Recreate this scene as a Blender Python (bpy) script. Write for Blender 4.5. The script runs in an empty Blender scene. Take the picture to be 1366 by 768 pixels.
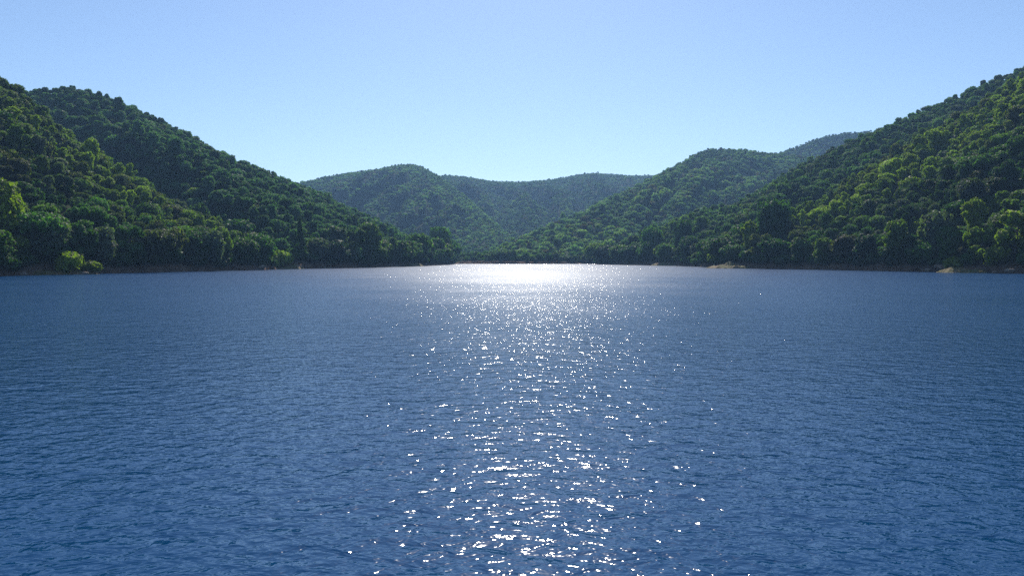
import bpy, math, random
import numpy as np
from mathutils import Vector

R = math.radians
scene = bpy.context.scene
COL = scene.collection
rng = np.random.default_rng(7)
random.seed(7)

# ------------------------------------------------------------------ camera
F = 1032.0            # focal length in pixels of the 1366 px wide photograph
CAMH = 3.5            # eye height above the water
PITCH = math.atan((384 - 345) / F)
cam_d = bpy.data.cameras.new("camera")
cam = bpy.data.objects.new("camera", cam_d)
COL.objects.link(cam)
cam.location = (0, 0, CAMH)
cam.rotation_euler = (math.pi / 2 - PITCH, 0, 0)
cam_d.sensor_width = 36.0
cam_d.lens = F / 1366 * 36.0
cam_d.clip_start = 0.2
cam_d.clip_end = 20000
scene.camera = cam

# ------------------------------------------------------------------ sky, sun, exposure
SUN_EL, SUN_AZ = R(41), R(0.7)     # azimuth measured to the right of the view axis
world = bpy.data.worlds.new("World")
scene.world = world
world.use_nodes = True
wn, wl = world.node_tree.nodes, world.node_tree.links
wn.clear()
sky = wn.new('ShaderNodeTexSky')
sky.sky_type = 'NISHITA'
sky.sun_disc = False
sky.sun_elevation = SUN_EL
sky.sun_rotation = SUN_AZ
sky.altitude = 1200
sky.air_density = 1.0
sky.dust_density = 0.65
sky.ozone_density = 3.4
bg = wn.new('ShaderNodeBackground')
bg.inputs['Strength'].default_value = 0.106
out = wn.new('ShaderNodeOutputWorld')
wl.new(sky.outputs[0], bg.inputs['Color'])
wl.new(bg.outputs[0], out.inputs['Surface'])

sun_d = bpy.data.lights.new("sun", 'SUN')
sun_d.energy = 5.0
sun_d.angle = R(0.53)
sun_d.color = (1.0, 0.95, 0.88)
sun = bpy.data.objects.new("sun", sun_d)
COL.objects.link(sun)
sdir = Vector((math.sin(SUN_AZ) * math.cos(SUN_EL), math.cos(SUN_AZ) * math.cos(SUN_EL), math.sin(SUN_EL)))
sun.rotation_euler = (-sdir).to_track_quat('-Z', 'Y').to_euler()
sun.location = (0, 0, 300)

vs = scene.view_settings
vs.view_transform = 'Standard'
vs.look = 'None'
vs.exposure = 0.27
vs.gamma = 1.0
vs.use_curve_mapping = False
cy = scene.cycles
cy.max_bounces = 5
cy.diffuse_bounces = 2
cy.glossy_bounces = 2
cy.transmission_bounces = 3
cy.transparent_max_bounces = 4
cy.volume_bounces = 0
cy.use_denoising = False
cy.denoiser = 'OPENIMAGEDENOISE'
cy.denoising_prefilter = 'ACCURATE'
cy.caustics_reflective = False
cy.caustics_refractive = False

# ------------------------------------------------------------------ helpers
cp, sp = math.cos(PITCH), math.sin(PITCH)
def P(x, y, D):
    """World point seen at photo pixel (x, y) when it stands D metres ahead."""
    a, b = (x - 683) / F, (384 - y) / F
    dx, dy, dz = a, cp + b * sp, -sp + b * cp
    k = D / dy
    return np.array([dx * k, D, CAMH + dz * k])

def project(p):
    d = p - np.array([0, 0, CAMH])
    f = d[:, 1] * cp - d[:, 2] * sp
    u = d[:, 1] * sp + d[:, 2] * cp
    return 683 + F * d[:, 0] / f, 384 - F * u / f, f

def mesh_from(name, verts, faces, mats=(), smooth=True, nper=4):
    me = bpy.data.meshes.new(name)
    verts = np.asarray(verts, dtype=np.float32)
    faces = np.asarray(faces, dtype=np.int32)
    me.vertices.add(len(verts))
    me.vertices.foreach_set('co', verts.ravel())
    nf = len(faces)
    me.loops.add(nf * nper)
    me.loops.foreach_set('vertex_index', faces.ravel())
    me.polygons.add(nf)
    me.polygons.foreach_set('loop_start', np.arange(nf, dtype=np.int32) * nper)
    me.polygons.foreach_set('use_smooth', np.full(nf, smooth, dtype=bool))
    me.update(calc_edges=True)
    me.validate()
    for m in mats:
        me.materials.append(m)
    return me

def link(name, me, kind=None, parent=None):
    o = bpy.data.objects.new(name, me)
    COL.objects.link(o)
    if kind: o['kind'] = kind
    if parent is not None: o.parent = parent
    return o

def grid_faces(nu, nv):
    i = np.arange(nu - 1)[:, None] * nv + np.arange(nv - 1)[None, :]
    i = i.ravel()
    return np.stack([i, i + nv, i + nv + 1, i + 1], 1)

_perm = np.random.default_rng(99).random((256, 256))
def vnoise(x, y):
    x = np.asarray(x, float); y = np.asarray(y, float)
    xi, yi = np.floor(x).astype(int), np.floor(y).astype(int)
    fx, fy = x - xi, y - yi
    fx = fx * fx * (3 - 2 * fx); fy = fy * fy * (3 - 2 * fy)
    g = lambda a, b: _perm[a & 255, b & 255]
    return ((g(xi, yi) * (1 - fx) + g(xi + 1, yi) * fx) * (1 - fy) +
            (g(xi, yi + 1) * (1 - fx) + g(xi + 1, yi + 1) * fx) * fy) * 2 - 1

def fbm(x, y, o=4):
    s, a, t = 0.0, 1.0, 0.0
    for k in range(o):
        s = s + a * vnoise(x * 2 ** k + 17.3 * k, y * 2 ** k + 5.1 * k); t += a; a *= 0.5
    return s / t

def catmull(pts, n):
    pts = np.asarray(pts, float)
    m = len(pts) - 1
    t = np.linspace(0, m, n)
    i = np.minimum(t.astype(int), m - 1)
    f = (t - i)[:, None]
    p0, p1, p2, p3 = pts[np.maximum(i - 1, 0)], pts[i], pts[i + 1], pts[np.minimum(i + 2, m)]
    return 0.5 * ((2 * p1) + (-p0 + p2) * f + (2 * p0 - 5 * p1 + 4 * p2 - p3) * f ** 2 + (-p0 + 3 * p1 - 3 * p2 + p3) * f ** 3)

# ------------------------------------------------------------------ materials
def new_mat(name):
    m = bpy.data.materials.new(name)
    m.use_nodes = True
    m.node_tree.nodes.clear()
    return m, m.node_tree.nodes, m.node_tree.links

def mk_leaf(name, transl=0.36):
    m, n, l = new_mat(name)
    o = n.new('ShaderNodeOutputMaterial')
    at = n.new('ShaderNodeAttribute'); at.attribute_type = 'INSTANCER'; at.attribute_name = 'tint'
    geo = n.new('ShaderNodeNewGeometry')
    # every leaf spray (mesh island) differs a little in tone and hue
    ramp = n.new('ShaderNodeMapRange'); ramp.inputs['To Min'].default_value = 0.5; ramp.inputs['To Max'].default_value = 1.6
    l.new(geo.outputs['Random Per Island'], ramp.inputs['Value'])
    mul = n.new('ShaderNodeVectorMath'); mul.operation = 'SCALE'
    l.new(at.outputs['Color'], mul.inputs[0]); l.new(ramp.outputs[0], mul.inputs['Scale'])
    pr = n.new('ShaderNodeBsdfPrincipled')
    pr.inputs['Roughness'].default_value = 0.6
    pr.inputs['Specular IOR Level'].default_value = 0.13
    l.new(mul.outputs[0], pr.inputs['Base Color'])
    tr = n.new('ShaderNodeBsdfTranslucent')
    yel = n.new('ShaderNodeVectorMath'); yel.operation = 'MULTIPLY'
    yel.inputs[1].default_value = (1.7, 2.3, 0.5)
    l.new(mul.outputs[0], yel.inputs[0]); l.new(yel.outputs[0], tr.inputs['Color'])
    mix = n.new('ShaderNodeMixShader'); mix.inputs[0].default_value = transl
    l.new(pr.outputs[0], mix.inputs[1]); l.new(tr.outputs[0], mix.inputs[2])
    l.new(mix.outputs[0], o.inputs['Surface'])
    return m

def mk_noise_mat(name, c1, c2, scale, rough=0.85, c3=None, bump=0.3, scale2=None):
    m, n, l = new_mat(name)
    o = n.new('ShaderNodeOutputMaterial')
    tc = n.new('ShaderNodeTexCoord')
    nz = n.new('ShaderNodeTexNoise'); nz.inputs['Scale'].default_value = scale; nz.inputs['Detail'].default_value = 6
    l.new(tc.outputs['Object'], nz.inputs['Vector'])
    cr = n.new('ShaderNodeValToRGB')
    cr.color_ramp.elements[0].position = 0.35; cr.color_ramp.elements[0].color = (*c1, 1)
    cr.color_ramp.elements[1].position = 0.65; cr.color_ramp.elements[1].color = (*c2, 1)
    if c3:
        e = cr.color_ramp.elements.new(0.52); e.color = (*c3, 1)
    l.new(nz.outputs[0], cr.inputs[0])
    pr = n.new('ShaderNodeBsdfPrincipled'); pr.inputs['Roughness'].default_value = rough; pr.inputs['Specular IOR Level'].default_value = 0.15
    l.new(cr.outputs[0], pr.inputs['Base Color'])
    nz2 = n.new('ShaderNodeTexNoise'); nz2.inputs['Scale'].default_value = scale2 or scale * 4; nz2.inputs['Detail'].default_value = 5
    l.new(tc.outputs['Object'], nz2.inputs['Vector'])
    bp = n.new('ShaderNodeBump'); bp.inputs['Strength'].default_value = bump; bp.inputs['Distance'].default_value = 0.3
    l.new(nz2.outputs[0], bp.inputs['Height']); l.new(bp.outputs[0], pr.inputs['Normal'])
    l.new(pr.outputs[0], o.inputs['Surface'])
    return m

M_LEAF = mk_leaf('leaf_canopy')
M_BARK = mk_noise_mat('bark', (0.05, 0.04, 0.03), (0.16, 0.13, 0.10), 3.0)
M_UNDER = mk_noise_mat('forest_floor', (0.012, 0.018, 0.008), (0.035, 0.045, 0.018), 0.25, c3=(0.03, 0.026, 0.014))
M_ROCK = mk_noise_mat('bank_rock', (0.16, 0.11, 0.08), (0.36, 0.29, 0.22), 1.2, bump=0.6)
M_GRASSBANK = mk_noise_mat('bank_earth', (0.10, 0.11, 0.035), (0.24, 0.16, 0.10), 0.45, c3=(0.15, 0.115, 0.05), bump=0.6, scale2=2.5)

def mk_hill_mat():
    """Woodland soil that turns to bare reddish earth in the drawdown band near the waterline."""
    m, n, l = new_mat('hill_soil')
    o = n.new('ShaderNodeOutputMaterial')
    geo = n.new('ShaderNodeNewGeometry')
    sep = n.new('ShaderNodeSeparateXYZ'); l.new(geo.outputs['Position'], sep.inputs[0])
    nz = n.new('ShaderNodeTexNoise'); nz.inputs['Scale'].default_value = 0.35; nz.inputs['Detail'].default_value = 8; nz.inputs['Roughness'].default_value = 0.65
    l.new(geo.outputs['Position'], nz.inputs['Vector'])
    earth = n.new('ShaderNodeValToRGB')
    earth.color_ramp.elements[0].position = 0.35; earth.color_ramp.elements[0].color = (0.07, 0.045, 0.032, 1)
    earth.color_ramp.elements[1].position = 0.68; earth.color_ramp.elements[1].color = (0.24, 0.15, 0.10, 1)
    l.new(nz.outputs[0], earth.inputs[0])
    soil = n.new('ShaderNodeValToRGB')
    soil.color_ramp.elements[0].color = (0.014, 0.02, 0.008, 1); soil.color_ramp.elements[1].color = (0.03, 0.042, 0.014, 1)
    l.new(nz.outputs[0], soil.inputs[0])
    add = n.new('ShaderNodeMath'); add.operation = 'MULTIPLY_ADD'; add.inputs[1].default_value = 3.0; add.inputs[2].default_value = -1.5
    l.new(nz.outputs[0], add.inputs[0])
    h = n.new('ShaderNodeMath'); h.operation = 'ADD'; l.new(sep.outputs['Z'], h.inputs[0]); l.new(add.outputs[0], h.inputs[1])
    mr = n.new('ShaderNodeMapRange'); mr.inputs['From Min'].default_value = 1.6; mr.inputs['From Max'].default_value = 3.0
    l.new(h.outputs[0], mr.inputs['Value'])
    mx = n.new('ShaderNodeMix'); mx.data_type = 'RGBA'
    l.new(mr.outputs[0], mx.inputs[0]); l.new(earth.outputs[0], mx.inputs[6]); l.new(soil.outputs[0], mx.inputs[7])
    pr = n.new('ShaderNodeBsdfPrincipled'); pr.inputs['Roughness'].default_value = 0.95; pr.inputs['Specular IOR Level'].default_value = 0.04
    l.new(mx.outputs[2], pr.inputs['Base Color'])
    nz2 = n.new('ShaderNodeTexNoise'); nz2.inputs['Scale'].default_value = 2.0; nz2.inputs['Detail'].default_value = 6
    l.new(geo.outputs['Position'], nz2.inputs['Vector'])
    bp = n.new('ShaderNodeBump'); bp.inputs['Strength'].default_value = 0.7; bp.inputs['Distance'].default_value = 0.4
    l.new(nz2.outputs[0], bp.inputs['Height']); l.new(bp.outputs[0], pr.inputs['Normal'])
    l.new(pr.outputs[0], o.inputs['Surface'])
    return m
M_HILL = mk_hill_mat()

# ------------------------------------------------------------------ water
WAVE_LAYERS = [  # scale (1/m), stretch across wind, noise detail, slope weight
    (0.95, 0.75, 2.0, 0.0150),
    (2.6, 0.75, 3.0, 0.0148),
    (7.0, 0.80, 2.0, 0.0055),
]
def mk_water():
    m, n, l = new_mat('lake_water')
    o = n.new('ShaderNodeOutputMaterial')
    geo = n.new('ShaderNodeNewGeometry')
    # gusts and calmer lanes change how rough the surface is
    gm = n.new('ShaderNodeMapping'); gm.inputs['Scale'].default_value = (0.012, 0.028, 1)
    l.new(geo.outputs['Position'], gm.inputs[0])
    gn = n.new('ShaderNodeTexNoise'); gn.inputs['Scale'].default_value = 1.0; gn.inputs['Detail'].default_value = 4
    l.new(gm.outputs[0], gn.inputs['Vector'])
    gr = n.new('ShaderNodeMapRange'); gr.inputs['From Min'].default_value = 0.3; gr.inputs['From Max'].default_value = 0.7
    gr.inputs['To Min'].default_value = 0.75; gr.inputs['To Max'].default_value = 1.15
    l.new(gn.outputs[0], gr.inputs['Value'])

    EPS = 0.02
    def height(off):
        v = n.new('ShaderNodeVectorMath'); v.operation = 'ADD'; v.inputs[1].default_value = off
        l.new(geo.outputs['Position'], v.inputs[0])
        tot = None
        for k, (s, st, det, w) in enumerate(WAVE_LAYERS):
            mp = n.new('ShaderNodeMapping')
            mp.inputs['Rotation'].default_value = (0, 0, R((-14, 9, 25)[k]))
            mp.inputs['Scale'].default_value = (s * st, s, s)
            mp.inputs['Location'].default_value = (13.7 * k, 5.1 * k, 0)
            l.new(v.outputs[0], mp.inputs[0])
            nz = n.new('ShaderNodeTexNoise'); nz.inputs['Scale'].default_value = 1.0
            nz.inputs['Detail'].default_value = det; nz.inputs['Roughness'].default_value = 0.5
            nz.inputs['Distortion'].default_value = 0.35
            nz.noise_dimensions = '2D'
            l.new(mp.outputs[0], nz.inputs['Vector'])
            ma = n.new('ShaderNodeMath'); ma.operation = 'MULTIPLY_ADD'
            ma.inputs[1].default_value = w * 4.0
            l.new(nz.outputs[0], ma.inputs[0])
            if tot is None: ma.inputs[2].default_value = 0
            else: l.new(tot, ma.inputs[2])
            tot = ma.outputs[0]
        return tot
    # with distance more and more of the ripples fall under the size of a wave facet: they turn from slope into gloss
    ln = n.new('ShaderNodeVectorMath'); ln.operation = 'LENGTH'; l.new(geo.outputs['Position'], ln.inputs[0])
    far = n.new('ShaderNodeMapRange'); far.inputs['From Min'].default_value = 25; far.inputs['From Max'].default_value = 230
    l.new(ln.outputs['Value'], far.inputs['Value'])
    fp = n.new('ShaderNodeMath'); fp.operation = 'POWER'; fp.inputs[1].default_value = 0.8; l.new(far.outputs[0], fp.inputs[0])
    rg = n.new('ShaderNodeMapRange'); rg.inputs['To Min'].default_value = 0.12; rg.inputs['To Max'].default_value = 0.495
    l.new(fp.outputs[0], rg.inputs['Value'])
    sl = n.new('ShaderNodeMapRange'); sl.inputs['To Min'].default_value = 1.0; sl.inputs['To Max'].default_value = 0.75
    l.new(fp.outputs[0], sl.inputs['Value'])
    gs = n.new('ShaderNodeMath'); gs.operation = 'MULTIPLY'; l.new(gr.outputs[0], gs.inputs[0]); l.new(sl.outputs[0], gs.inputs[1])
    h0, hx, hy = height((0, 0, 0)), height((EPS, 0, 0)), height((0, EPS, 0))
    def slope(h1):
        s = n.new('ShaderNodeMath'); s.operation = 'SUBTRACT'; l.new(h0, s.inputs[0]); l.new(h1, s.inputs[1])
        t = n.new('ShaderNodeMath'); t.operation = 'MULTIPLY'; l.new(s.outputs[0], t.inputs[0])
        g = n.new('ShaderNodeMath'); g.operation = 'MULTIPLY'; l.new(gs.outputs[0], g.inputs[0]); g.inputs[1].default_value = 1 / EPS
        l.new(g.outputs[0], t.inputs[1])
        return t.outputs[0]
    cx = n.new('ShaderNodeCombineXYZ'); l.new(slope(hx), cx.inputs[0]); l.new(slope(hy), cx.inputs[1]); cx.inputs[2].default_value = 1
    nm = n.new('ShaderNodeVectorMath'); nm.operation = 'NORMALIZE'; l.new(cx.outputs[0], nm.inputs[0])
    pr = n.new('ShaderNodeBsdfPrincipled')
    pr.inputs['Base Color'].default_value = (0.0, 0.038, 0.115, 1)
    # catspaws: patches of ruffled and smoother water 10 to 30 m across
    pn = n.new('ShaderNodeTexNoise'); pn.inputs['Scale'].default_value = 0.055; pn.inputs['Detail'].default_value = 5; pn.inputs['Roughness'].default_value = 0.65
    l.new(geo.outputs['Position'], pn.inputs['Vector'])
    pm = n.new('ShaderNodeMapRange'); pm.inputs['From Min'].default_value = 0.32; pm.inputs['From Max'].default_value = 0.68
    pm.inputs['To Min'].default_value = 0.80; pm.inputs['To Max'].default_value = 1.14
    l.new(pn.outputs[0], pm.inputs['Value'])
    rm = n.new('ShaderNodeMath'); rm.operation = 'MULTIPLY'; l.new(rg.outputs[0], rm.inputs[0]); l.new(pm.outputs[0], rm.inputs[1])
    l.new(rm.outputs[0], pr.inputs['Roughness'])
    pr.inputs['IOR'].default_value = 1.333
    pr.inputs['Anisotropic'].default_value = 0.5      # wind blows along the valley: steeper slopes up and down wind
    tg = n.new('ShaderNodeCombineXYZ'); tg.inputs[1].default_value = 1.0
    l.new(tg.outputs[0], pr.inputs['Tangent'])
    l.new(nm.outputs[0], pr.inputs['Normal'])
    # crisp facets that flash one by one, over the gloss of the unresolved ripples
    pc = n.new('ShaderNodeBsdfPrincipled')
    pc.inputs['Base Color'].default_value = pr.inputs['Base Color'].default_value
    pc.inputs['Roughness'].default_value = 0.10; pc.inputs['IOR'].default_value = 1.333
    cx2 = n.new('ShaderNodeCombineXYZ'); cx2.inputs[2].default_value = 1
    dv = n.new('ShaderNodeMapRange'); dv.inputs['To Min'].default_value = 1.0; dv.inputs['To Max'].default_value = 2.7
    l.new(fp.outputs[0], dv.inputs['Value'])
    sc2 = n.new('ShaderNodeVectorMath'); sc2.operation = 'MULTIPLY'
    cmb = n.new('ShaderNodeCombineXYZ'); cmb.inputs[2].default_value = 1
    dvx = n.new('ShaderNodeMapRange'); dvx.inputs['To Min'].default_value = 1.0; dvx.inputs['To Max'].default_value = 1.25
    l.new(fp.outputs[0], dvx.inputs['Value'])
    l.new(dvx.outputs[0], cmb.inputs[0]); l.new(dv.outputs[0], cmb.inputs[1])
    l.new(cx.outputs[0], sc2.inputs[0]); l.new(cmb.outputs[0], sc2.inputs[1])
    nm2 = n.new('ShaderNodeVectorMath'); nm2.operation = 'NORMALIZE'; l.new(sc2.outputs[0], nm2.inputs[0])
    l.new(nm2.outputs[0], pc.inputs['Normal'])
    mx = n.new('ShaderNodeMixShader'); mx.inputs[0].default_value = 0.4
    l.new(pr.outputs[0], mx.inputs[1]); l.new(pc.outputs[0], mx.inputs[2])
    l.new(mx.outputs[0], o.inputs['Surface'])
    return m
M_WATER = mk_water()
def make_water():
    xs = np.array([-600, -400, -250, 0, 250, 400, 600.0]); ys = np.array([-500, -200, 0, 150, 300, 450, 640.0])
    X, Y = np.meshgrid(xs, ys, indexing='ij')
    link('water', mesh_from('water', np.stack([X, Y, 0 * X], -1).reshape(-1, 3), grid_faces(7, 7), [M_WATER]), 'structure')
make_water()
g = 2000.0
link('ground', mesh_from('ground', [(-g, -g, -2), (g, -g, -2), (g, g, -2), (-g, g, -2)], [(0, 1, 2, 3)], [M_UNDER]), 'structure')

# ------------------------------------------------------------------ hills
PATCH = []
def hill(name, base, ridge, th=7.0, nu=220, nv=90, lake=True, bumps=3.0, bscale=45.0, rib=(0, 60, 0), prof=1.0, back=0.7, seed=0, shade=None):
    """base / ridge: control stations (world points) from one end of the hill to the other. The slope is lofted between them,
    given spurs and gullies, and continues down a back slope behind the ridge. lake=True adds a steep earth bank at the waterline."""
    B, G = catmull(base, nu), catmull(ridge, nu)
    G[:, 2] -= th
    L = np.r_[0, np.cumsum(np.linalg.norm(np.diff((B + G)[:, :2] / 2, axis=0), axis=1))]
    span = np.linalg.norm((G - B)[:, :2], axis=1)
    v = np.r_[-0.06, np.linspace(0, 1, nv) ** 1.25, 1 + np.linspace(0.05, back, 14)]
    V = v[None, :]
    run = span[:, None] * V                       # metres from the waterline
    XY = B[:, None, :2] + (G - B)[:, None, :2] * V[..., None]
    if lake:                                       # little coves and points in the shoreline
        w = fbm(L / 16 + seed * 7, L * 0 + 3.3, 3) * 3.5 + fbm(L / 4.5 + seed * 3, L * 0 + 8.3, 2) * 1.2
        dn = (G - B)[:, :2] / np.maximum(span, 1)[:, None]
        XY = XY + dn[:, None, :] * (w[:, None, None] * np.exp(-np.maximum(run, 0) / 18)[..., None])
    rise = (G - B)[:, None, 2]
    Vc = np.clip(V, 0, 1)
    p = Vc ** prof
    Z = B[:, None, 2] + rise * p
    env = np.sin(np.pi * Vc) ** 1.25
    X, Y = XY[..., 0], XY[..., 1]
    n1 = fbm(X / bscale + seed * 3.1, Y / bscale + seed * 1.7, 4)
    Z = Z + env * bumps * n1
    amp, lam, skew = rib
    if amp:
        t = L[:, None] / lam + skew * Vc + 0.6 * fbm(X / (lam * 1.6) + seed, Y / (lam * 1.6), 3)
        rd = np.abs(2 * (t % 1) - 1)
        t2 = t * 2.3 + 0.31 + 0.5 * fbm(X / lam, Y / lam + 9, 2)
        rd2 = np.abs(2 * (t2 % 1) - 1)
        Z = Z + np.clip(rise / 90, 0.15, 1) * env * amp * ((1 - rd) ** 1.2 - 0.45 + 0.4 * (1 - rd2))
    if lake:
        bank = np.where(run < 0, run * 0.5, 1.5 * (1 - np.exp(-np.maximum(run, 0) / 1.6)))
        fade = np.clip(1 - run / 60, 0, 1)
        Z = Z + bank * fade + np.where(run > 0, 0.25 * fbm(X / 2.2, Y / 2.2, 3) * np.clip(run, 0, 1), 0)
    Z = np.where(V > 1, Z - (V - 1) * rise * 0.75 - (V - 1) ** 2 * rise * 0.3, Z)
    pos = np.stack([X, Y, Z], -1)
    faces = grid_faces(nu, len(v))
    # normals up
    a = np.cross(pos[1, 5] - pos[0, 5], pos[0, 6] - pos[0, 5])
    if a[2] < 0: faces = faces[:, ::-1]
    link(name, mesh_from(name, pos.reshape(-1, 3), faces, [M_HILL]), 'structure')
    PATCH.append(dict(name=name, pos=pos, v=v, run=run * np.ones_like(X), L=L, lake=lake, seed=seed))
    return PATCH[-1]

def Wp(x, y, z=0.0): return np.array([x, y, z], float)
def S(x, D, z=0.0):   # shoreline point under photo column x, D metres ahead
    return np.array([(x - 683) / F * D, D, z], float)

H_L1 = hill('hill_left_near',
    [Wp(-128, -60), Wp(-124, 20), Wp(-114, 90), S(0, 157), S(110, 178), S(220, 203), S(310, 228), S(352, 243), S(372, 256)],
    [Wp(-300, -20, 90), Wp(-280, 80, 92), P(-250, 30, 235), P(0, 98, 255), P(95, 172, 262), P(190, 232, 268), P(270, 278, 270), P(322, 308, 268), P(362, 335, 262)],
    th=6.5, nu=260, seed=1, bumps=5, bscale=38, rib=(8, 46, 1.3), prof=0.95)
H_L2 = hill('hill_left_far',
    [S(60, 290, 10), S(240, 285, 5), S(372, 262), S(420, 278), S(480, 305), S(540, 352), S(575, 400), S(598, 470), S(606, 505)],
    [P(-120, 118, 400), P(40, 112, 400), P(110, 114, 405), P(200, 148, 420), P(300, 203, 440), P(400, 243, 462), P(500, 289, 485), P(575, 323, 505), P(604, 345, 512)],
    th=6.5, nu=260, seed=2, bumps=5, bscale=50, rib=(7, 60, 2.0), prof=0.92)
H_R1 = hill('hill_right_near',
    [S(950, 300), S(972, 288), S(1000, 277), S(1100, 245), S(1200, 215), S(1290, 196), S(1366, 180), S(1500, 152), Wp(138, 70), Wp(142, 0), Wp(146, -60)],
    [P(955, 338, 312), P(985, 312, 304), P(1030, 286, 302), P(1100, 252, 304), P(1160, 214, 306), P(1230, 172, 308), P(1300, 134, 308), P(1400, 82, 300), Wp(290, 200, 96), Wp(300, 80, 96), Wp(310, -20, 90)],
    th=6.5, nu=300, seed=3, bumps=5, bscale=38, rib=(8, 44, -1.3), prof=0.95)
H_R2 = hill('hill_right_middle',
    [S(797, 476), S(820, 455), S(860, 420), S(905, 375), S(955, 318), S(1010, 300, 2), S(1100, 300, 4), S(1230, 300, 6), S(1400, 300, 8)],
    [P(795, 345, 486), P(830, 320, 480), P(880, 298, 470), P(930, 276, 460), P(990, 262, 455), P(1050, 226, 448), P(1130, 184, 440), P(1250, 131, 425), P(1420, 62, 420)],
    th=6.5, nu=260, seed=4, bumps=5, bscale=50, rib=(11, 58, -1.6), prof=0.92)
H_R3 = hill('hill_right_far',
    [S(636, 640, 1), S(655, 600, 1), S(690, 565, 1), S(730, 545, 1), S(775, 538, 1), S(830, 540, 2), S(890, 560, 3), S(1040, 600, 6)],
    [P(650, 338, 660), P(700, 314, 700), P(765, 286, 750), P(800, 268, 790), P(850, 246, 830), P(905, 217, 880), P(965, 197, 920), P(1130, 215, 960)],
    th=5.0, nu=220, seed=5, bumps=7, bscale=80, rib=(13, 62, -0.5), lake=False, prof=1.0)
H_R4 = hill('hill_right_distant',
    [S(900, 960, 20), S(1000, 960, 20), S(1100, 960, 20), S(1300, 960, 20)],
    [P(930, 235, 1180), P(1030, 205, 1190), P(1140, 174, 1210), P(1330, 185, 1230)],
    th=5.5, nu=90, nv=50, seed=6, bumps=8, bscale=90, rib=(9, 110, 0.4), lake=False)
H_M1 = hill('hill_centre',
    [S(180, 1000, 2), S(250, 930, 2), S(320, 860, 2), S(375, 810, 2), S(415, 775, 2), S(455, 745, 2), S(500, 725, 2), S(550, 715, 2), S(605, 720, 2), S(665, 745, 2)],
    [P(400, 242, 1180), P(445, 232, 1190), P(500, 224, 1195), P(545, 217, 1190), P(572, 226, 1130), P(598, 243, 1060), P(624, 264, 990), P(650, 289, 920), P(674, 314, 855), P(693, 333, 800)],
    th=5.0, nu=300, nv=120, seed=7, bumps=7, bscale=90, rib=(32, 58, 0.35), lake=False, prof=1.0)
H_M2 = hill('hill_saddle',
    [S(520, 1100, 60), S(610, 980, 30), S(690, 840, 6), S(750, 850, 10), S(850, 930, 20), S(1000, 1000, 30)],
    [P(500, 236, 1400), P(600, 233, 1420), P(665, 241, 1480), P(730, 239, 1530), P(790, 230, 1560), P(850, 233, 1570), P(1000, 230, 1570)],
    th=5.0, nu=260, nv=100, seed=8, bumps=12, bscale=120, rib=(30, 80, 1.3), lake=False, prof=1.05)

def valley_floor():
    nu, nv = 90, 40
    xs = np.linspace(-90, 190, nu); ys = np.linspace(0, 1, nv) ** 1.6
    X = xs[:, None] + 0 * ys[None, :]
    shore = 518 + 5 * fbm(xs / 30, xs * 0, 3)
    Y = shore[:, None] - 6 + ys[None, :] * 420
    d = Y - shore[:, None]
    Z = np.where(d < 0, d * 0.25, 0.9 * (1 - np.exp(-np.maximum(d, 0) / 4)) + np.maximum(d, 0) * 0.012) + 0.25 * fbm(X / 6, Y / 6, 3)
    pos = np.stack([X, Y, Z], -1)
    link('valley_floor', mesh_from('valley_floor', pos.reshape(-1, 3), grid_faces(nu, nv), [M_HILL]), 'structure')
    PATCH.append(dict(name='valley_floor', pos=pos, v=ys, run=d, L=xs - xs[0], lake=True, seed=9))
valley_floor()

def mound(name, x, D, length, width, height, turn, mat, seed):
    """A low spit of bare earth and dry grass that sticks out from the shore."""
    nu, nv = 60, 34
    u = np.linspace(-1, 1, nu)[:, None]; w = np.linspace(-1, 1, nv)[None, :]
    X = u * length / 2 + 0 * w; Y = w * width / 2 + 0 * u
    rr = np.clip(1 - (np.abs(u) ** 2.4 + np.abs(w) ** 2.2), -0.6, 1)
    c = S(x, D)
    Z = height * np.sign(rr) * np.abs(rr) ** 0.8 * (0.75 + 0.5 * fbm(X / 4 + seed, Y / 3, 2)) + 0.7 * fbm(X / 1.8 + seed, Y / 1.4 + seed, 5) * (rr > -0.3) - 0.3
    ca, sa = math.cos(R(turn)), math.sin(R(turn))
    pos = np.stack([c[0] + X * ca - Y * sa, c[1] + X * sa + Y * ca, Z], -1)
    link(name, mesh_from(name, pos.reshape(-1, 3), grid_faces(nu, nv)[:, ::1], [mat]), 'structure')
mound('earth_bank', 70, 171, 20, 9, 2.0, 50, M_GRASSBANK, 1)
mound('earth_bank', 384, 262, 13, 7, 2.3, 60, M_GRASSBANK, 2)
mound('earth_bank', 972, 282, 18, 9, 2.3, -35, M_GRASSBANK, 3)
mound('earth_bank', 1283, 193.5, 12, 6.5, 1.7, -50, M_GRASSBANK, 4)
mound('earth_bank', 890, 388, 18, 9, 2.4, -35, M_GRASSBANK, 5)
mound('earth_bank', 548, 356, 14, 8, 2.0, 40, M_GRASSBANK, 6)

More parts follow.
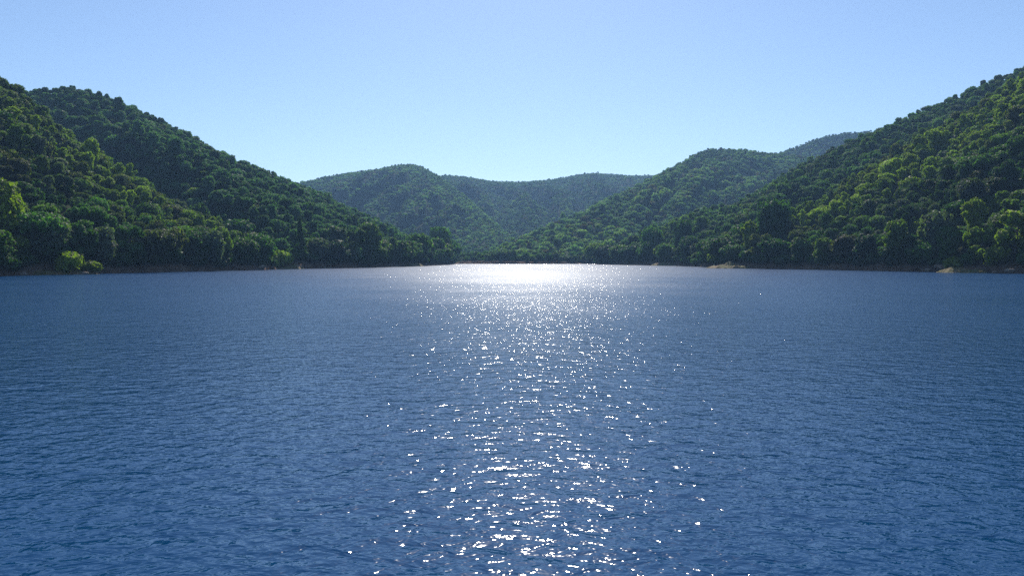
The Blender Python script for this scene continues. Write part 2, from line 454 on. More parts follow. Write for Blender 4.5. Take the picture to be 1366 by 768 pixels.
def rock_mesh(seed):
    import bmesh
    r = np.random.default_rng(seed)
    bm = bmesh.new(); bmesh.ops.create_icosphere(bm, subdivisions=3, radius=1)
    ax = r.normal(size=(7, 3)); ax /= np.linalg.norm(ax, axis=1)[:, None]; cut = r.uniform(0.55, 0.85, 7)
    for v_ in bm.verts:
        q = np.array(v_.co)
        for a_, c_ in zip(ax, cut):
            d_ = q @ a_
            if d_ > c_: q = q - a_ * (d_ - c_) * 0.9
        q = q * (1 + 0.06 * float(vnoise(q[0] * 3 + seed, q[1] * 3 + q[2] * 2)))
        v_.co = Vector((q[0], q[1] * 0.8, q[2] * 0.62))
    me = bpy.data.meshes.new('rock'); bm.to_mesh(me); bm.free(); me.materials.append(M_ROCK)
    return me
ROCKS = [(1256, 201, 1.5, 1.3, 'pale boulder on the dark bank left of the sunlit grassy bank'),
         (1238, 204, 0.9, 0.5, 'smaller rock at the water left of the pale boulder'),
         (1346, 182, 1.0, 0.6, 'rock at the waterline near the right edge of the view'),
         (1326, 184, 0.7, 0.3, 'small rock between the grassy bank and the right edge rock'),
         (1003, 277, 1.1, 0.4, 'rock at the tip of the stony point below the tallest tree'),
         (990, 279, 0.8, 0.2, 'low stone on the lake side of the stony point'),
         (953, 296, 1.3, 0.5, 'pale rock at the far end of the stony point'),
         (915, 372, 1.4, 0.5, 'whitish rock at the waterline right of the small grassy spit'),
         (872, 402, 1.2, 0.4, 'rock at the waterline left of the small grassy spit'),
         (840, 440, 1.4, 0.5, 'pale rock under the trees near the far end of the right shore'),
         (826, 455, 1.2, 0.3, 'last pale rock before the far end of the right shore'),
         (32, 160, 0.9, 0.3, 'brown rock at the left end of the pale earth bank'),
         (112, 170, 0.8, 0.2, 'brown rock at the right end of the pale earth bank'),
         (349, 240, 1.2, 0.9, 'slanting pale rock below the rounded tree at the shore corner'),
         (433, 283, 1.0, 0.2, 'pale rock at the waterline right of the dark cone-shaped tree'),
         (528, 340, 1.0, 0.2, 'small pale rock at the waterline on the second left shore')]
for i_, (x_, D_, s_, z_, lb) in enumerate(ROCKS):
    o_ = link('rock', rock_mesh(i_ + 30)); o_.location = S(x_, D_, z_); o_.scale = (s_ * 1.3, s_, s_); o_.rotation_euler = (0.1, 0.15, i_ * 1.3)
    o_['label'] = lb; o_['category'] = 'rock'; o_['group'] = 'rocks along the waterline'

# ------------------------------------------------------------------ tree crowns
def unit(n, r):
    v = r.normal(size=(n, 3)); return v / np.linalg.norm(v, axis=1)[:, None]

def leaf_quads(c, nrm, size, r, aspect=1.7, droop=0.0):
    """One pointed leaf spray (a lozenge) per centre, facing roughly nrm."""
    n = len(c)
    nrm = nrm + r.normal(size=(n, 3)) * 0.4
    nrm /= np.linalg.norm(nrm, axis=1)[:, None]
    t = np.cross(nrm, r.normal(size=(n, 3)))
    t[:, 2] -= droop
    t -= nrm * (t * nrm).sum(1)[:, None]
    t /= np.linalg.norm(t, axis=1)[:, None]
    b = np.cross(nrm, t)
    s = size * r.uniform(0.6, 1.35, n)[:, None]
    v = np.stack([c + t * s * aspect / 2, c + b * s / 2, c - t * s * aspect / 2, c - b * s / 2 + nrm * s * 0.12], 1)
    return v

def core_blob(c, rad, r):
    """low shaded mass of inner twigs that keeps the crown from being see-through"""
    ph, th_ = 6, 8
    vs_, fs = [], []
    for i in range(ph + 1):
        a = math.pi * i / ph
        for j in range(th_):
            b = 2 * math.pi * j / th_
            k = 0.78 + 0.3 * r.random()
            vs_.append(c + rad * k * np.array([math.sin(a) * math.cos(b), math.sin(a) * math.sin(b), math.cos(a)]))
    for i in range(ph):
        for j in range(th_):
            fs.append((i * th_ + j, (i + 1) * th_ + j, (i + 1) * th_ + (j + 1) % th_, i * th_ + (j + 1) % th_))
    return np.array(vs_), np.array(fs)

def crown_mesh(name, lobes, nleaf, size, r, aspect=1.7, droop=0.0, core=0.72):
    """lobes: list of (centre, radii). Leaves sit in a shell around each lobe, denser on its upper side."""
    vs_, fs, base = [], [], 0
    vol = np.array([np.prod(rd) ** (2 / 3) for _, rd in lobes]); share = vol / vol.sum()
    for (c, rd), sh in zip(lobes, share):
        k = max(12, int(nleaf * sh))
        d = unit(k, r)
        d[:, 2] = np.where((d[:, 2] < -0.3) & (r.random(k) < 0.5), -d[:, 2], d[:, 2])
        lump = 1 + 0.16 * np.sin(d[:, 0] * 5 + c[0] * 3) * np.cos(d[:, 1] * 5 + c[1] * 2)
        rr = (0.72 + 0.30 * r.random(k) + 0.28 * r.random(k) ** 3) * lump
        p = np.array(c) + d * np.array(rd) * rr[:, None]
        q = leaf_quads(p, d, size, r, aspect, droop).reshape(-1, 3)
        vs_.append(q); fs.append(np.arange(len(q)).reshape(-1, 4) + base); base += len(q)
        if core:
            cv, cf = core_blob(np.array(c), np.array(rd) * core, r)
            vs_.append(cv); fs.append(cf + base); base += len(cv)
    return mesh_from(name, np.concatenate(vs_), np.concatenate(fs), [M_LEAF], smooth=False)

def lobes_round(r, W, H0, H1, n, sq=0.8, rl=0.36, flat=0.0):
    """Lobes spread over an ovoid crown W wide between heights H0 and H1."""
    out_ = [(np.array([0, 0, (H0 + H1) / 2]), np.array([W * 0.34, W * 0.34, (H1 - H0) * 0.36]))]
    for k in range(n):
        z = 1 - 2 * (k + 0.5) / n
        a = k * 2.39996 + r.uniform(-.4, .4)
        q = math.sqrt(max(0, 1 - z * z)) ** sq
        w = W / 2 * (0.70 + 0.22 * r.random())
        c = np.array([q * math.cos(a) * w, q * math.sin(a) * w, (H0 + H1) / 2 + z * (H1 - H0) / 2 * (0.66 - flat * 0.2)])
        rad = W * rl * (0.55 + 0.55 * r.random())
        out_.append((c, np.array([rad, rad, rad * (0.72 - flat * 0.2)])))
    return out_

def trunk_mesh(name, h, r0, limbs, r):
    vs_, fs, base = [], [], 0
    def tube(p0, p1, a, b, seg=6, n=5, bend=0.0):
        nonlocal base
        p0, p1 = np.array(p0, float), np.array(p1, float)
        off = r.normal(size=3) * bend; off[2] = 0
        ring = []
        for i in range(n):
            t = i / (n - 1)
            c = p0 + (p1 - p0) * t + off * math.sin(math.pi * t)
            rad = a + (b - a) * t
            for j in range(seg):
                an = 2 * math.pi * j / seg
                ring.append(c + np.array([math.cos(an) * rad, math.sin(an) * rad, 0.0]))
        vs_.append(np.array(ring))
        for i in range(n - 1):
            for j in range(seg):
                fs.append((base + i * seg + j, base + i * seg + (j + 1) % seg, base + (i + 1) * seg + (j + 1) % seg, base + (i + 1) * seg + j))
        base += n * seg
    top = (r.normal() * 0.2, r.normal() * 0.2, h * 0.8)
    tube((0, 0, -0.8), top, r0 * 1.25, r0 * 0.35, 8, 7, 0.15)
    for k in range(limbs):
        z = h * r.uniform(0.18, 0.6); a = k * 2.4 + r.uniform(-.4, .4)
        ln = h * r.uniform(0.2, 0.34)
        tube((0, 0, z), (math.cos(a) * ln, math.sin(a) * ln, z + ln * 0.75), r0 * 0.45, r0 * 0.1, 5, 4, 0.15)
    return mesh_from(name, np.concatenate(vs_), np.array(fs), [M_BARK])

def proto_set():
    """kind -> list of (crown near, crown far, trunk). All about 8 m tall, base at z = 0."""
    K = {}
    def add(kind, seed, lob, aspect=1.7, droop=0.0, near=(3000, 0.46), far=(620, 0.72), th=8, r0=0.2, limbs=5, core=0.72):
        r = np.random.default_rng(seed)
        L_ = lob(r)
        K.setdefault(kind, []).append((
            crown_mesh(kind + '_crown', L_, near[0], near[1], r, aspect, droop, core),
            crown_mesh(kind + '_far_crown', L_, far[0], far[1], r, aspect, droop, core),
            trunk_mesh(kind + '_trunk', th, r0, limbs, r)))
    for s in (11, 12, 13):
        add('round', s, lambda r: lobes_round(r, 7.2, 1.0, 8.0, 26, rl=0.25))
    for s in (21, 22):
        add('spreading', s, lambda r: lobes_round(r, 9.0, 2.2, 7.4, 28, flat=0.7, rl=0.2), near=(3200, 0.44))
    for s in (31, 32):
        add('oval', s, lambda r: lobes_round(r, 5.2, 0.8, 9.4, 24, rl=0.27), th=9)
    for s in (41, 42):
        def lob(r):
            o_ = []
            for k in range(15):
                a = r.uniform(0, 6.28); q = r.uniform(0.5, 3.2)
                rad = r.uniform(0.7, 1.35)
                o_.append((np.array([q * math.cos(a), q * math.sin(a), r.uniform(2.2, 7.6) - q * 0.35]), np.array([rad, rad, rad * 0.7])))
            return o_
        add('open', s, lob, near=(2600, 0.44), core=0.5)
    def plume(r):   # feathery bamboo clump: arching plumes that fan out
        o_ = []
        for k in range(15):
            a = k * 2.4 + r.uniform(-.3, .3); lean = r.uniform(0.4, 3.0)
            for t in (0.30, 0.5, 0.7, 0.86, 1.0):
                q = lean * t ** 1.7
                z = (8.6 - lean * 0.9) * math.sin(t * 1.45)
                rad = 0.95 * (1.1 - t * 0.62)
                o_.append((np.array([q * math.cos(a), q * math.sin(a), z]), np.array([rad, rad, rad * 0.9])))
        return o_
    add('bamboo', 51, plume, aspect=3.6, droop=1.3, near=(4200, 0.32), far=(800, 0.5), core=0.35, limbs=3, r0=0.12)
    add('bamboo', 52, plume, aspect=3.6, droop=1.3, near=(4200, 0.32), far=(800, 0.5), core=0.35, limbs=3, r0=0.12)
    def cone(r):
        o_ = []
        for k in range(12):
            z = 0.9 + k * 0.72; w = 1.9 * (1 - (z / 10.2)) + 0.15
            for j in range(4):
                a = r.uniform(0, 6.28)
                o_.append((np.array([w * 0.6 * math.cos(a), w * 0.6 * math.sin(a), z]), np.array([w * 0.62, w * 0.62, 0.45])))
        return o_
    add('conifer', 61, cone, near=(3800, 0.24), aspect=2.4, droop=0.6, core=0.5, th=9.5, limbs=0)
    def bush(r):
        return [(np.array([r.normal() * 1.1, r.normal() * 1.1, 0.9 + r.random() * 1.1]), np.array([1.1, 1.1, 0.9]) * r.uniform(0.7, 1.2)) for _ in range(9)]
    add('bush', 71, bush, near=(1500, 0.38), th=2.0, r0=0.07)
    add('bush', 72, bush, near=(1500, 0.38), th=2.0, r0=0.07)
    return K
PROTO = proto_set()
KINDS = ['round', 'spreading', 'oval', 'open', 'bamboo', 'conifer', 'bush']
CROWN_R = dict(round=3.4, spreading=4.2, oval=2.7, open=3.6, bamboo=3.0, conifer=1.7, bush=2.0)
CROWN_T = dict(round=8.0, spreading=7.6, oval=9.4, open=8.2, bamboo=8.6, conifer=9.6, bush=3.0)

# ------------------------------------------------------------------ where trees stand
TREES = []   # dicts: p, kind, var, s, rot, tint, patch, run, v
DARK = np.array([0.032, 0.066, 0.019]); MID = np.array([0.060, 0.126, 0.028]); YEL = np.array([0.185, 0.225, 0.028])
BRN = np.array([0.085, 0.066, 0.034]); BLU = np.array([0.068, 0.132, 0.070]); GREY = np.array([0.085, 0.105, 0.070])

def scatter(pt, spacing, r, run_min=1.3, vmax=1.22, size=1.0):
    pos, v, run = pt['pos'], pt['v'], pt['run']
    nu, nv = pos.shape[:2]
    e = pos[1:, 1:] - pos[:-1, :-1]; f_ = pos[1:, :-1] - pos[:-1, 1:]
    area = 0.5 * np.abs(e[..., 0] * f_[..., 1] - e[..., 1] * f_[..., 0])
    n = int(area.sum() / spacing ** 2 * 2.2)
    cdf = np.cumsum(area.ravel()); idx = np.searchsorted(cdf, r.random(n) * cdf[-1])
    i, j = np.unravel_index(np.minimum(idx, area.size - 1), area.shape)
    a, b = r.random(n)[:, None], r.random(n)[:, None]
    q = (pos[i, j] * (1 - a) + pos[i + 1, j] * a) * (1 - b) + (pos[i, j + 1] * (1 - a) + pos[i + 1, j + 1] * a) * b
    rn = (run[i, j] * (1 - a[:, 0]) + run[i + 1, j] * a[:, 0]) * (1 - b[:, 0]) + (run[i, j + 1] * (1 - a[:, 0]) + run[i + 1, j + 1] * a[:, 0]) * b[:, 0]
    vv = v[j] * (1 - b[:, 0]) + v[j + 1] * b[:, 0]
    ok = (rn > run_min) & (vv < vmax) & (q[:, 2] > 0.5)
    q, rn, vv = q[ok], rn[ok], vv[ok]
    # dart throwing on a hash grid
    cell = {}
    keep = []
    c = spacing * 0.78
    gx, gy = np.floor(q[:, 0] / c).astype(int), np.floor(q[:, 1] / c).astype(int)
    ql = q.tolist()
    for k in range(len(ql)):
        x_, y_ = ql[k][0], ql[k][1]; X_, Y_ = int(gx[k]), int(gy[k])
        good = True
        for dx in (-1, 0, 1):
            for dy in (-1, 0, 1):
                for m_ in cell.get((X_ + dx, Y_ + dy), ()):
                    if (ql[m_][0] - x_) ** 2 + (ql[m_][1] - y_) ** 2 < c * c: good = False; break
                if not good: break
            if not good: break
        if good:
            cell.setdefault((X_, Y_), []).append(k); keep.append(k)
    return q[keep], rn[keep], vv[keep]

def plant(pt, spacing, mix, tintf, size=(0.34, 0.78), seed=0, vmin=-1, **kw):
    r = np.random.default_rng(100 + seed)
    q, rn, vv = scatter(pt, spacing, r, **kw)
    names, w = list(mix), np.array(list(mix.values()), float); w /= w.sum()
    for k in range(len(q)):
        if vv[k] < vmin: continue
        p = q[k]
        kind = names[int(r.choice(len(names), p=w))]
        s = r.uniform(*size) * (1 + 0.18 * float(vnoise(p[0] / 23, p[1] / 23)))
        if r.random() < 0.07: s *= 1.3
        if vv[k] > 0.9: s = min(s, r.uniform(0.45, 0.75))
        t, kind2 = tintf(p, rn[k], vv[k], r)
        if kind2: kind = kind2
        TREES.append(dict(p=p, kind=kind, var=int(r.integers(0, len(PROTO[kind]))), s=s, rot=r.uniform(0, 6.28),
                          tint=t * (r.uniform(0.9, 1.4) if kind == 'bamboo' else r.uniform(0.6, 1.35)), patch=pt['name'], run=rn[k], v=vv[k]))

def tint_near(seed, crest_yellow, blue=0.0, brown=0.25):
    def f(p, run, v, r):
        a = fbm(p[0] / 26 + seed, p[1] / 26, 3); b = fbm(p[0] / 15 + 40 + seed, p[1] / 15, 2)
        w = min(0.6, 0.12 + 0.5 * v); t = DARK * (1 - w) + MID * w + (MID - DARK) * a * 1.5  # darker downslope: dark evergreens, plus slope shade put into the leaf colour
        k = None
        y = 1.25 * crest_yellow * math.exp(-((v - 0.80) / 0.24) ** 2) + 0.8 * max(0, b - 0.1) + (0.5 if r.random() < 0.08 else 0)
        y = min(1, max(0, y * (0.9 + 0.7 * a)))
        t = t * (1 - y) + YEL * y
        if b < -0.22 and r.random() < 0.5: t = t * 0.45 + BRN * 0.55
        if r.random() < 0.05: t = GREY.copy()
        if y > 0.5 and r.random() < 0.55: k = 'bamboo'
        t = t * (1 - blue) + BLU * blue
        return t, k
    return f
MIXN = dict(round=3.2, spreading=2, oval=3, open=4.5, bush=0.8, bamboo=0.9, conifer=0.04)
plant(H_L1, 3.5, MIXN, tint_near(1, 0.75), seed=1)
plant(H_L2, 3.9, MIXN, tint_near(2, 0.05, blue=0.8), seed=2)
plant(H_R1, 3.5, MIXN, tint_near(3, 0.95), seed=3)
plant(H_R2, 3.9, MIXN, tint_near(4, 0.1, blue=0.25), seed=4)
# low understory that closes the ground between the crowns of the nearer slopes
def under(p, run, v, r):
    return (DARK * r.uniform(0.7, 1.6) if r.random() < 0.85 else YEL * 0.7), None
for i_, pt in enumerate((H_L1, H_R1, H_L2, H_R2)):
    plant(pt, 3.1, dict(bush=1), under, size=(0.55, 1.0), seed=20 + i_, vmax=1.08)
# wind-clipped, closely packed canopy along the ridges
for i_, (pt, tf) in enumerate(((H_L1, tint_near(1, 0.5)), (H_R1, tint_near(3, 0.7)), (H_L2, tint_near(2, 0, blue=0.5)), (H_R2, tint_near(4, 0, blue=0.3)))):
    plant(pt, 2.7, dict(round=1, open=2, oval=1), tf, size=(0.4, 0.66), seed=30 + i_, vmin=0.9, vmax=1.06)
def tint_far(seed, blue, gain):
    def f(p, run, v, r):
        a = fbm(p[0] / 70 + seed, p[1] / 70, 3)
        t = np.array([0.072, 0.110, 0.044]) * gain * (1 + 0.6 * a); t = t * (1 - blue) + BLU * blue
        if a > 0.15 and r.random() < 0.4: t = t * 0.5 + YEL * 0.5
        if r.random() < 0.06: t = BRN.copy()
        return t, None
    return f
MIXF = dict(round=5, spreading=2, oval=1, open=2)
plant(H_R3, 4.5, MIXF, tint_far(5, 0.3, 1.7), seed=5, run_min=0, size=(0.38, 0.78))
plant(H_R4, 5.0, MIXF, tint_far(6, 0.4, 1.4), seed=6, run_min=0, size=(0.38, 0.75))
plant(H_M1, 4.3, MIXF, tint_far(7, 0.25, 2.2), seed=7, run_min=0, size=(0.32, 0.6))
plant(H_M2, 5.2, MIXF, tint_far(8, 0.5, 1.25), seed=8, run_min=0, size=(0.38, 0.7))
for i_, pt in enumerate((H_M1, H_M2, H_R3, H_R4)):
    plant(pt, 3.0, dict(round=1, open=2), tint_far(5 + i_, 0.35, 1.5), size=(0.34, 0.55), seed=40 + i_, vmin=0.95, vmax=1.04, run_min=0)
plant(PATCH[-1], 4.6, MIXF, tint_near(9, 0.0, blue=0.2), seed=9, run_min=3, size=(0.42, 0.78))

# the taller row of trees that leans over the waterline on both shores
def shore_row(pt, step, size, seed, tintf, depth=(1.4, 4.0)):
    r = np.random.default_rng(500 + seed)
    pos, L, run = pt['pos'], pt['L'], pt['run']
    s = L[0]
    while s < L[-1]:
        i = int(np.clip(np.searchsorted(L, s), 0, len(L) - 1))
        d = r.uniform(*depth)
        j = int(np.argmin(np.abs(run[i] - d)))
        p = pos[i, j].copy()
        if p[2] > 0.4 and p[2] < 12:
            t, k = tintf(p, d, 0.1, r)
            kind = k or ['round', 'spreading', 'oval', 'open', 'round'][int(r.integers(0, 5))]
            TREES.append(dict(p=p, kind=kind, var=int(r.integers(0, len(PROTO[kind]))), s=r.uniform(*size), rot=r.uniform(0, 6.28),
                              tint=t * r.uniform(0.8, 1.2), patch=pt['name'], run=d, v=0.02))
        s += step * r.uniform(0.7, 1.35)
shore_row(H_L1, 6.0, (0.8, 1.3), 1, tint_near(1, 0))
shore_row(H_L2, 6.2, (0.9, 1.6), 2, tint_near(2, 0, blue=0.2))
shore_row(H_R1, 6.0, (0.8, 1.3), 3, tint_near(3, 0))
shore_row(H_R2, 6.2, (0.9, 1.6), 4, tint_near(4, 0, blue=0.1))
shore_row(H_L2, 3.6, (0.9, 1.4), 12, lambda p, d, v, r: (DARK * r.uniform(.8, 1.7), 'bush'), depth=(0.9, 2.4))
shore_row(H_R2, 3.6, (0.9, 1.4), 14, lambda p, d, v, r: (DARK * r.uniform(.8, 1.7), 'bush'), depth=(0.9, 2.4))
shore_row(H_L1, 3.0, (0.8, 1.3), 11, lambda p, d, v, r: (DARK * r.uniform(.8, 1.5), 'bush'), depth=(0.9, 2.4))
shore_row(H_R1, 3.0, (0.8, 1.3), 13, lambda p, d, v, r: (DARK * r.uniform(.8, 1.5), 'bush'), depth=(0.9, 2.4))

# landmark trees the photograph singles out: photo column, metres ahead, kind, height factor, tint
FEATURES = [
    (8, 166, 'round', 1.50, YEL * 0.8, 'large yellow-green tree leaning over the bank at the left edge of the view'),
    (45, 170, 'spreading', 1.25, MID * 1.3, 'broad leafy green tree just behind the pale earth bank'),
    (27, 167, 'bush', 1.3, YEL * 0.85, 'leafy light green bush at the left end of the pale earth bank'),
    (118, 176, 'bush', 1.0, YEL * 0.7, 'low green bush just past the end of the pale earth bank'),
    (1275, 199, 'bush', 1.1, YEL * 0.9, 'yellow-green bush on top of the sunlit grassy bank'),
    (1328, 190, 'bush', 1.5, YEL * 0.7, 'large green bush between the grassy bank and the right edge rock'),
    (952, 302, 'bush', 1.5, YEL * 0.8, 'light green bush at the inner end of the stony point'),
    (880, 408, 'bush', 1.8, YEL * 0.7, 'light green bush behind the small grassy spit'),
    (97, 172, 'bush', 1.35, YEL, 'bright yellow-green bush on the end of the pale earth bank'),
    (140, 185, 'oval', 1.1, GREY, 'grey-green upright tree hanging over the dark bank beyond the pale bank'),
    (285, 222, 'round', 1.1, GREY * 1.1, 'pale grey-green rounded tree standing out against dark woods on the left shore'),
    (342, 246, 'round', 1.15, MID, 'rounded green tree at the corner of the left shore'),
    (374, 262, 'bush', 1.8, YEL, 'tall yellow-green bush at the waterline beside the cone-shaped tree'),
    (402, 272, 'conifer', 1.35, DARK * 0.9, 'dark cone-shaped tree on the left shore'),
    (424, 283, 'oval', 1.1, GREY, 'grey-green tree drooping to the water beside the dark cone-shaped tree'),
    (583, 468, 'round', 1.95, MID * 0.9, 'big rounded tree at the tip of the wooded left point'),
    (560, 410, 'oval', 1.6, DARK, 'tall dark tree on the wooded left point just before its tip'),
    (1022, 288, 'round', 1.75, DARK * 1.2, 'tallest dark tree on the right shore, behind the stony point'),
    (996, 286, 'bamboo', 1.3, YEL * 0.8, 'feathery yellow-green clump beside the tallest dark tree on the right shore'),
    (1300, 201, 'bamboo', 1.35, YEL * 0.75, 'wide arching bamboo-like clump above the sunlit grassy bank'),
    (1246, 210, 'round', 1.25, GREY, 'grey-green rounded tree next to the arching clump'),
    (1352, 188, 'open', 1.45, YEL * 0.9, 'loose yellow-green tree near the right edge of the view'),
    (905, 388, 'oval', 1.75, DARK * 1.1, 'tall dark upright tree behind the small grassy spit on the right shore'),
    (868, 425, 'round', 1.6, MID, 'rounded green tree beyond the small grassy spit'),
    (1210, 262, 'bush', 1.8, YEL * 0.9, 'small bright yellow-green tree amid dark crowns on the right hill'),
]
def ground_at(x, D, names):
    g_ = S(x, D); best = None
    for pt in PATCH:
        q = pt['pos'].reshape(-1, 3); d = ((q[:, :2] - g_[:2]) ** 2).sum(1); k = int(d.argmin())
        if d[k] < 60 and (best is None or q[k, 2] > best): best = float(q[k, 2])
    g_[2] = max(0.5, best or 0.5)
    return g_
for x_, D_, kd, s_, t_, lb in FEATURES:
    p_ = ground_at(x_, D_, None)
    TREES[:] = [t for t in TREES if (t['p'][0] - p_[0]) ** 2 + (t['p'][1] - p_[1]) ** 2 > (2.6 * s_) ** 2 or 'label' in t]
    TREES.append(dict(p=p_, kind=kd, var=0, s=s_, rot=x_ * 1.0, tint=t_, patch='feature', run=3, v=0.1, label=lb))

# ------------------------------------------------------------------ which trees show largest: painter's ID buffer of crown discs
def visible_pixels():
    BW, BH = 1366, 768
    buf = np.full((BH, BW), -1, np.int32)
    ps = np.array([t['p'] for t in TREES])
    rad = np.array([CROWN_R[t['kind']] * t['s'] for t in TREES]); top = np.array([CROWN_T[t['kind']] * t['s'] for t in TREES])
    ctr = ps.copy(); ctr[:, 2] += top * 0.55
    x, y, f = project(ctr)
    order = np.argsort(-f)
    for k in order:
        if f[k] < 20: continue
        rx = rad[k] / f[k] * F * 0.95; ry = top[k] * 0.45 / f[k] * F
        x0, x1, y0, y1 = int(max(0, x[k] - rx)), int(min(BW, x[k] + rx + 1)), int(max(0, y[k] - ry)), int(min(BH, y[k] + ry + 1))
        if x1 <= x0 or y1 <= y0: continue
        yy, xx = np.ogrid[y0:y1, x0:x1]
        m = ((xx - x[k]) / max(rx, .5)) ** 2 + ((yy - y[k]) / max(ry, .5)) ** 2 <= 1
        buf[y0:y1, x0:x1][m] = k
    cnt = np.bincount(buf[buf >= 0], minlength=len(TREES))
    return cnt, x, y, f
CNT, PX, PY, PF = visible_pixels()
NIND = 300
isb = np.array([t['kind'] == 'bush' for t in TREES])
top_ids = [int(k) for k in np.argsort(-np.where(isb, 0, CNT))[:NIND] if CNT[k] > 0]
top_ids += [int(k) for k in np.argsort(-np.where(isb, CNT, 0))[:40] if CNT[k] > 25 and isb[k]]
top_ids = [k for k in range(len(TREES)) if 'label' in TREES[k]] + [k for k in top_ids if 'label' not in TREES[k]]
top_ids = top_ids[:340]
IND = set(top_ids)

def lean(t):
    return (0.16 * math.sin(t['rot'] * 91.0), 0.16 * math.sin(t['rot'] * 57.0 + 1))
def tscale(t):
    a = 0.5 + 0.5 * math.sin(t['rot'] * 37.0)       # squat to tall
    return (t['s'] * (1.12 - 0.26 * a), t['s'] * (1.05 - 0.2 * a), t['s'] * (0.85 + 0.38 * a))

# ------------------------------------------------------------------ the rest of the wood: one object, instances on points
def woodland():
    rest = [k for k in range(len(TREES)) if k not in IND]
    protos = []
    pidx = {}
    for kind in KINDS:
        for vi, (cn, cf, tr) in enumerate(PROTO[kind]):
            for lod, me in ((0, cn), (1, cf)):
                o = bpy.data.objects.new('crown_shape', me)
                pidx[(kind, vi, lod)] = len(protos); protos.append(o)
    pts = np.array([TREES[k]['p'] for k in rest])
    me = bpy.data.meshes.new('woodland')
    me.vertices.add(len(pts)); me.vertices.foreach_set('co', pts.astype(np.float32).ravel())
    def att(name, typ, data, key='value'):
        a = me.attributes.new(name, typ, 'POINT'); a.data.foreach_set(key, np.asarray(data).ravel())
    att('pick', 'INT', np.array([pidx[(TREES[k]['kind'], TREES[k]['var'], 0 if PF[k] < 420 else 1)] for k in rest], dtype=np.int32))
    att('size', 'FLOAT_VECTOR', np.array([tscale(TREES[k]) for k in rest], dtype=np.float32), 'vector')
    att('turn', 'FLOAT_VECTOR', np.array([(*lean(TREES[k]), TREES[k]['rot']) for k in rest], dtype=np.float32), 'vector')
    att('tint', 'FLOAT_COLOR', np.array([(*TREES[k]['tint'], 1) for k in rest], dtype=np.float32), 'color')
    o = link('woodland', me, 'stuff')
    o['label'] = 'mixed green woodland covering the hills above the shoreline trees'
    o['category'] = 'woodland'
    ng = bpy.data.node_groups.new('woodland', 'GeometryNodeTree')
    ng.interface.new_socket('Geometry', in_out='INPUT', socket_type='NodeSocketGeometry')
    ng.interface.new_socket('Geometry', in_out='OUTPUT', socket_type='NodeSocketGeometry')
    N, L_ = ng.nodes, ng.links
    gi, go = N.new('NodeGroupInput'), N.new('NodeGroupOutput')
    join = N.new('GeometryNodeJoinGeometry')
    for ob in reversed(protos):
        oi = N.new('GeometryNodeObjectInfo'); oi.inputs['Object'].default_value = ob; oi.transform_space = 'ORIGINAL'
        oi.inputs['As Instance'].default_value = True
        L_.new(oi.outputs['Geometry'], join.inputs[0])
    iop = N.new('GeometryNodeInstanceOnPoints')
    iop.inputs['Pick Instance'].default_value = True
    def named(name, typ):
        a = N.new('GeometryNodeInputNamedAttribute'); a.data_type = typ; a.inputs['Name'].default_value = name
        return [s for s in a.outputs if s.enabled][0]
    L_.new(gi.outputs[0], iop.inputs['Points'])
    L_.new(join.outputs[0], iop.inputs['Instance'])
    L_.new(named('pick', 'INT'), iop.inputs['Instance Index'])
    e2r = N.new('FunctionNodeEulerToRotation'); L_.new(named('turn', 'FLOAT_VECTOR'), e2r.inputs[0])
    L_.new(e2r.outputs[0], iop.inputs['Rotation'])
    L_.new(named('size', 'FLOAT_VECTOR'), iop.inputs['Scale'])
    L_.new(iop.outputs[0], go.inputs[0])
    md = o.modifiers.new('woodland', 'NODES'); md.node_group = ng
    return rest
REST = woodland()

# ------------------------------------------------------------------ individual trees
def put_tree(k, label, cat, group):
    t = TREES[k]
    cn, cf, tr = PROTO[t['kind']][t['var']]
    nm = dict(round='round_crowned_tree', spreading='spreading_tree', oval='upright_tree', open='open_crowned_tree',
              bamboo='bamboo_clump', conifer='conifer_tree', bush='bush')[t['kind']]
    e = bpy.data.objects.new(nm, None); COL.objects.link(e)
    e.empty_display_size = 0.5
    e.location = t['p']; e.rotation_euler = (*lean(t), t['rot']); e.scale = tscale(t)
    e['label'] = label; e['category'] = cat; e['group'] = group
    for n_, me in (('trunk', tr), ('crown', cn)):
        c = bpy.data.objects.new(n_, me); COL.objects.link(c); c.parent = e
        if n_ == 'crown': c['tint'] = [float(q) for q in t['tint']]
    return e
ORD = 'first second third fourth fifth sixth seventh eighth ninth tenth eleventh twelfth thirteenth fourteenth fifteenth sixteenth seventeenth eighteenth nineteenth twentieth'.split()
def ordinal(n):
    if n <= 20: return ORD[n - 1]
    tens = ['twenty', 'thirty', 'forty', 'fifty', 'sixty', 'seventy'][n // 10 - 2]
    return tens + '-' + ORD[n % 10 - 1] if n % 10 else tens[:-1] + 'ieth'
def tone(t):
    r_, g_, b_ = t
    if r_ > g_ * 1.02: return 'brownish'
    if g_ > 0.12 and b_ < g_ * 0.33: return 'bright yellow-green'
    if b_ > g_ * 0.58 and g_ > 0.07: return 'grey-green'
    if g_ < 0.062: return 'dark green'
    return 'olive green' if r_ > g_ * 0.72 else 'mid-green'
WHAT = dict(round='rounded tree', spreading='spreading tree', oval='upright tree', open='loose-crowned tree', bamboo='feathery clump', conifer='cone-shaped tree', bush='bush')
HILLW = dict(hill_left_near=('near left', [(75, 'pale earth bank'), (402, 'dark cone-shaped tree')]),
             hill_left_far=('second left', [(402, 'dark cone-shaped tree'), (583, 'big point-tip tree')]),
             hill_right_near=('near right', [(1022, 'tallest dark tree'), (1285, 'sunlit grassy bank')]),
             hill_right_middle=('middle right', [(905, 'small grassy spit'), (1022, 'tallest dark tree')]),
             hill_right_far=('far right', [(905, 'small grassy spit')]), valley_floor=('far', [(583, 'big point-tip tree')]))
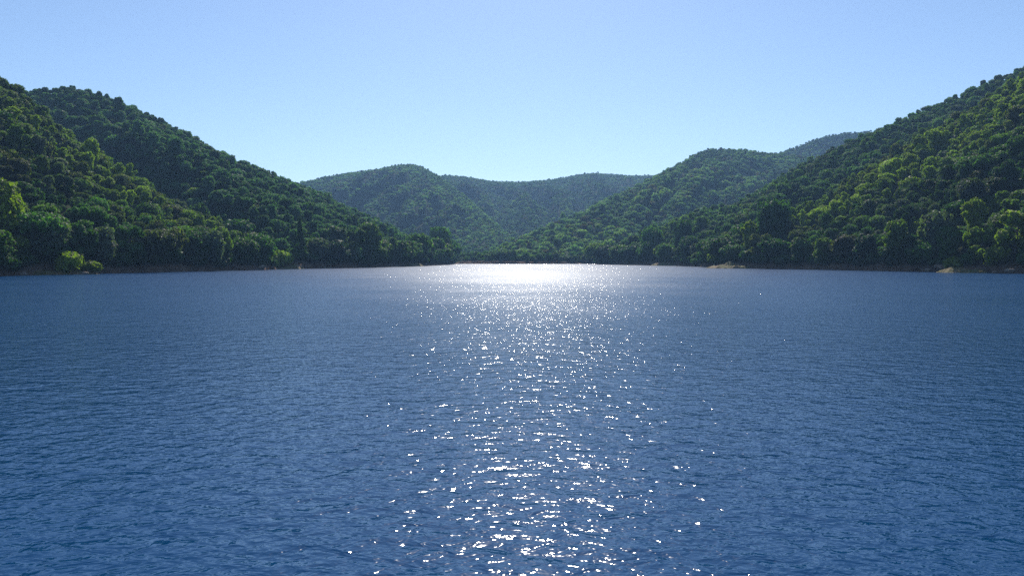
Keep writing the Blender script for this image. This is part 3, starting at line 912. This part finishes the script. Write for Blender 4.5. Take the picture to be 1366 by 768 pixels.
def band(t):
    if t['run'] < 8: return 'waterline'
    return 'lower slope' if t['v'] < 0.3 else 'middle slope' if t['v'] < 0.62 else 'upper slope' if t['v'] < 0.92 else 'crest'
buckets = {}
for k in top_ids:
    t = TREES[k]
    if 'label' in t: continue
    hn, marks = HILLW.get(t['patch'], ('distant', [(583, 'big point-tip tree')]))
    mx_, mn_ = min(marks, key=lambda m_: abs(m_[0] - PX[k]))
    side = 'left' if PX[k] < mx_ else 'right'
    buckets.setdefault((hn, band(t), mn_, side, tone(t['tint']), WHAT[t['kind']]), []).append((abs(PX[k] - mx_), k))
LABEL = {}
for (hn, bd, mn_, side, tn, wh), lst in buckets.items():
    lst.sort()
    for i_, (_, k) in enumerate(lst):
        LABEL[k] = f"{ordinal(i_ + 1)} {tn} {wh} {side} of the {mn_}, {hn} hill's {bd}" if len(lst) > 1 else f"{tn} {wh} {side} of the {mn_}, {hn} hill's {bd}"
for k in top_ids:
    t = TREES[k]
    bush = t['kind'] == 'bush'
    clump = t['kind'] == 'bamboo'
    put_tree(k, t.get('label') or LABEL[k], 'bush' if bush else 'bamboo' if clump else 'tree',
             'bushes along the waterline' if bush else 'trees on the wooded shores')
print('TREES', len(TREES), 'IND', len(IND), 'min px', CNT[top_ids[NIND-1]])

# ------------------------------------------------------------------ haze
def haze():
    m, n, l = new_mat('thin_haze')
    o = n.new('ShaderNodeOutputMaterial')
    pv = n.new('ShaderNodeVolumePrincipled')
    pv.inputs['Color'].default_value = (0.34, 0.60, 1.0, 1)
    pv.inputs['Density'].default_value = 0.00018
    pv.inputs['Anisotropy'].default_value = 0.3
    l.new(pv.outputs[0], o.inputs['Volume'])
    x, y0, y1, z0, z1 = 2010, -2010, 2010, -3, 235
    v = [(-x, y0, z0), (x, y0, z0), (x, y1, z0), (-x, y1, z0), (-x, y0, z1), (x, y0, z1), (x, y1, z1), (-x, y1, z1)]
    f = [(0, 3, 2, 1), (4, 5, 6, 7), (0, 1, 5, 4), (1, 2, 6, 5), (2, 3, 7, 6), (3, 0, 4, 7)]
    link('haze', mesh_from('haze', v, f, [m], smooth=False), 'stuff')
haze()
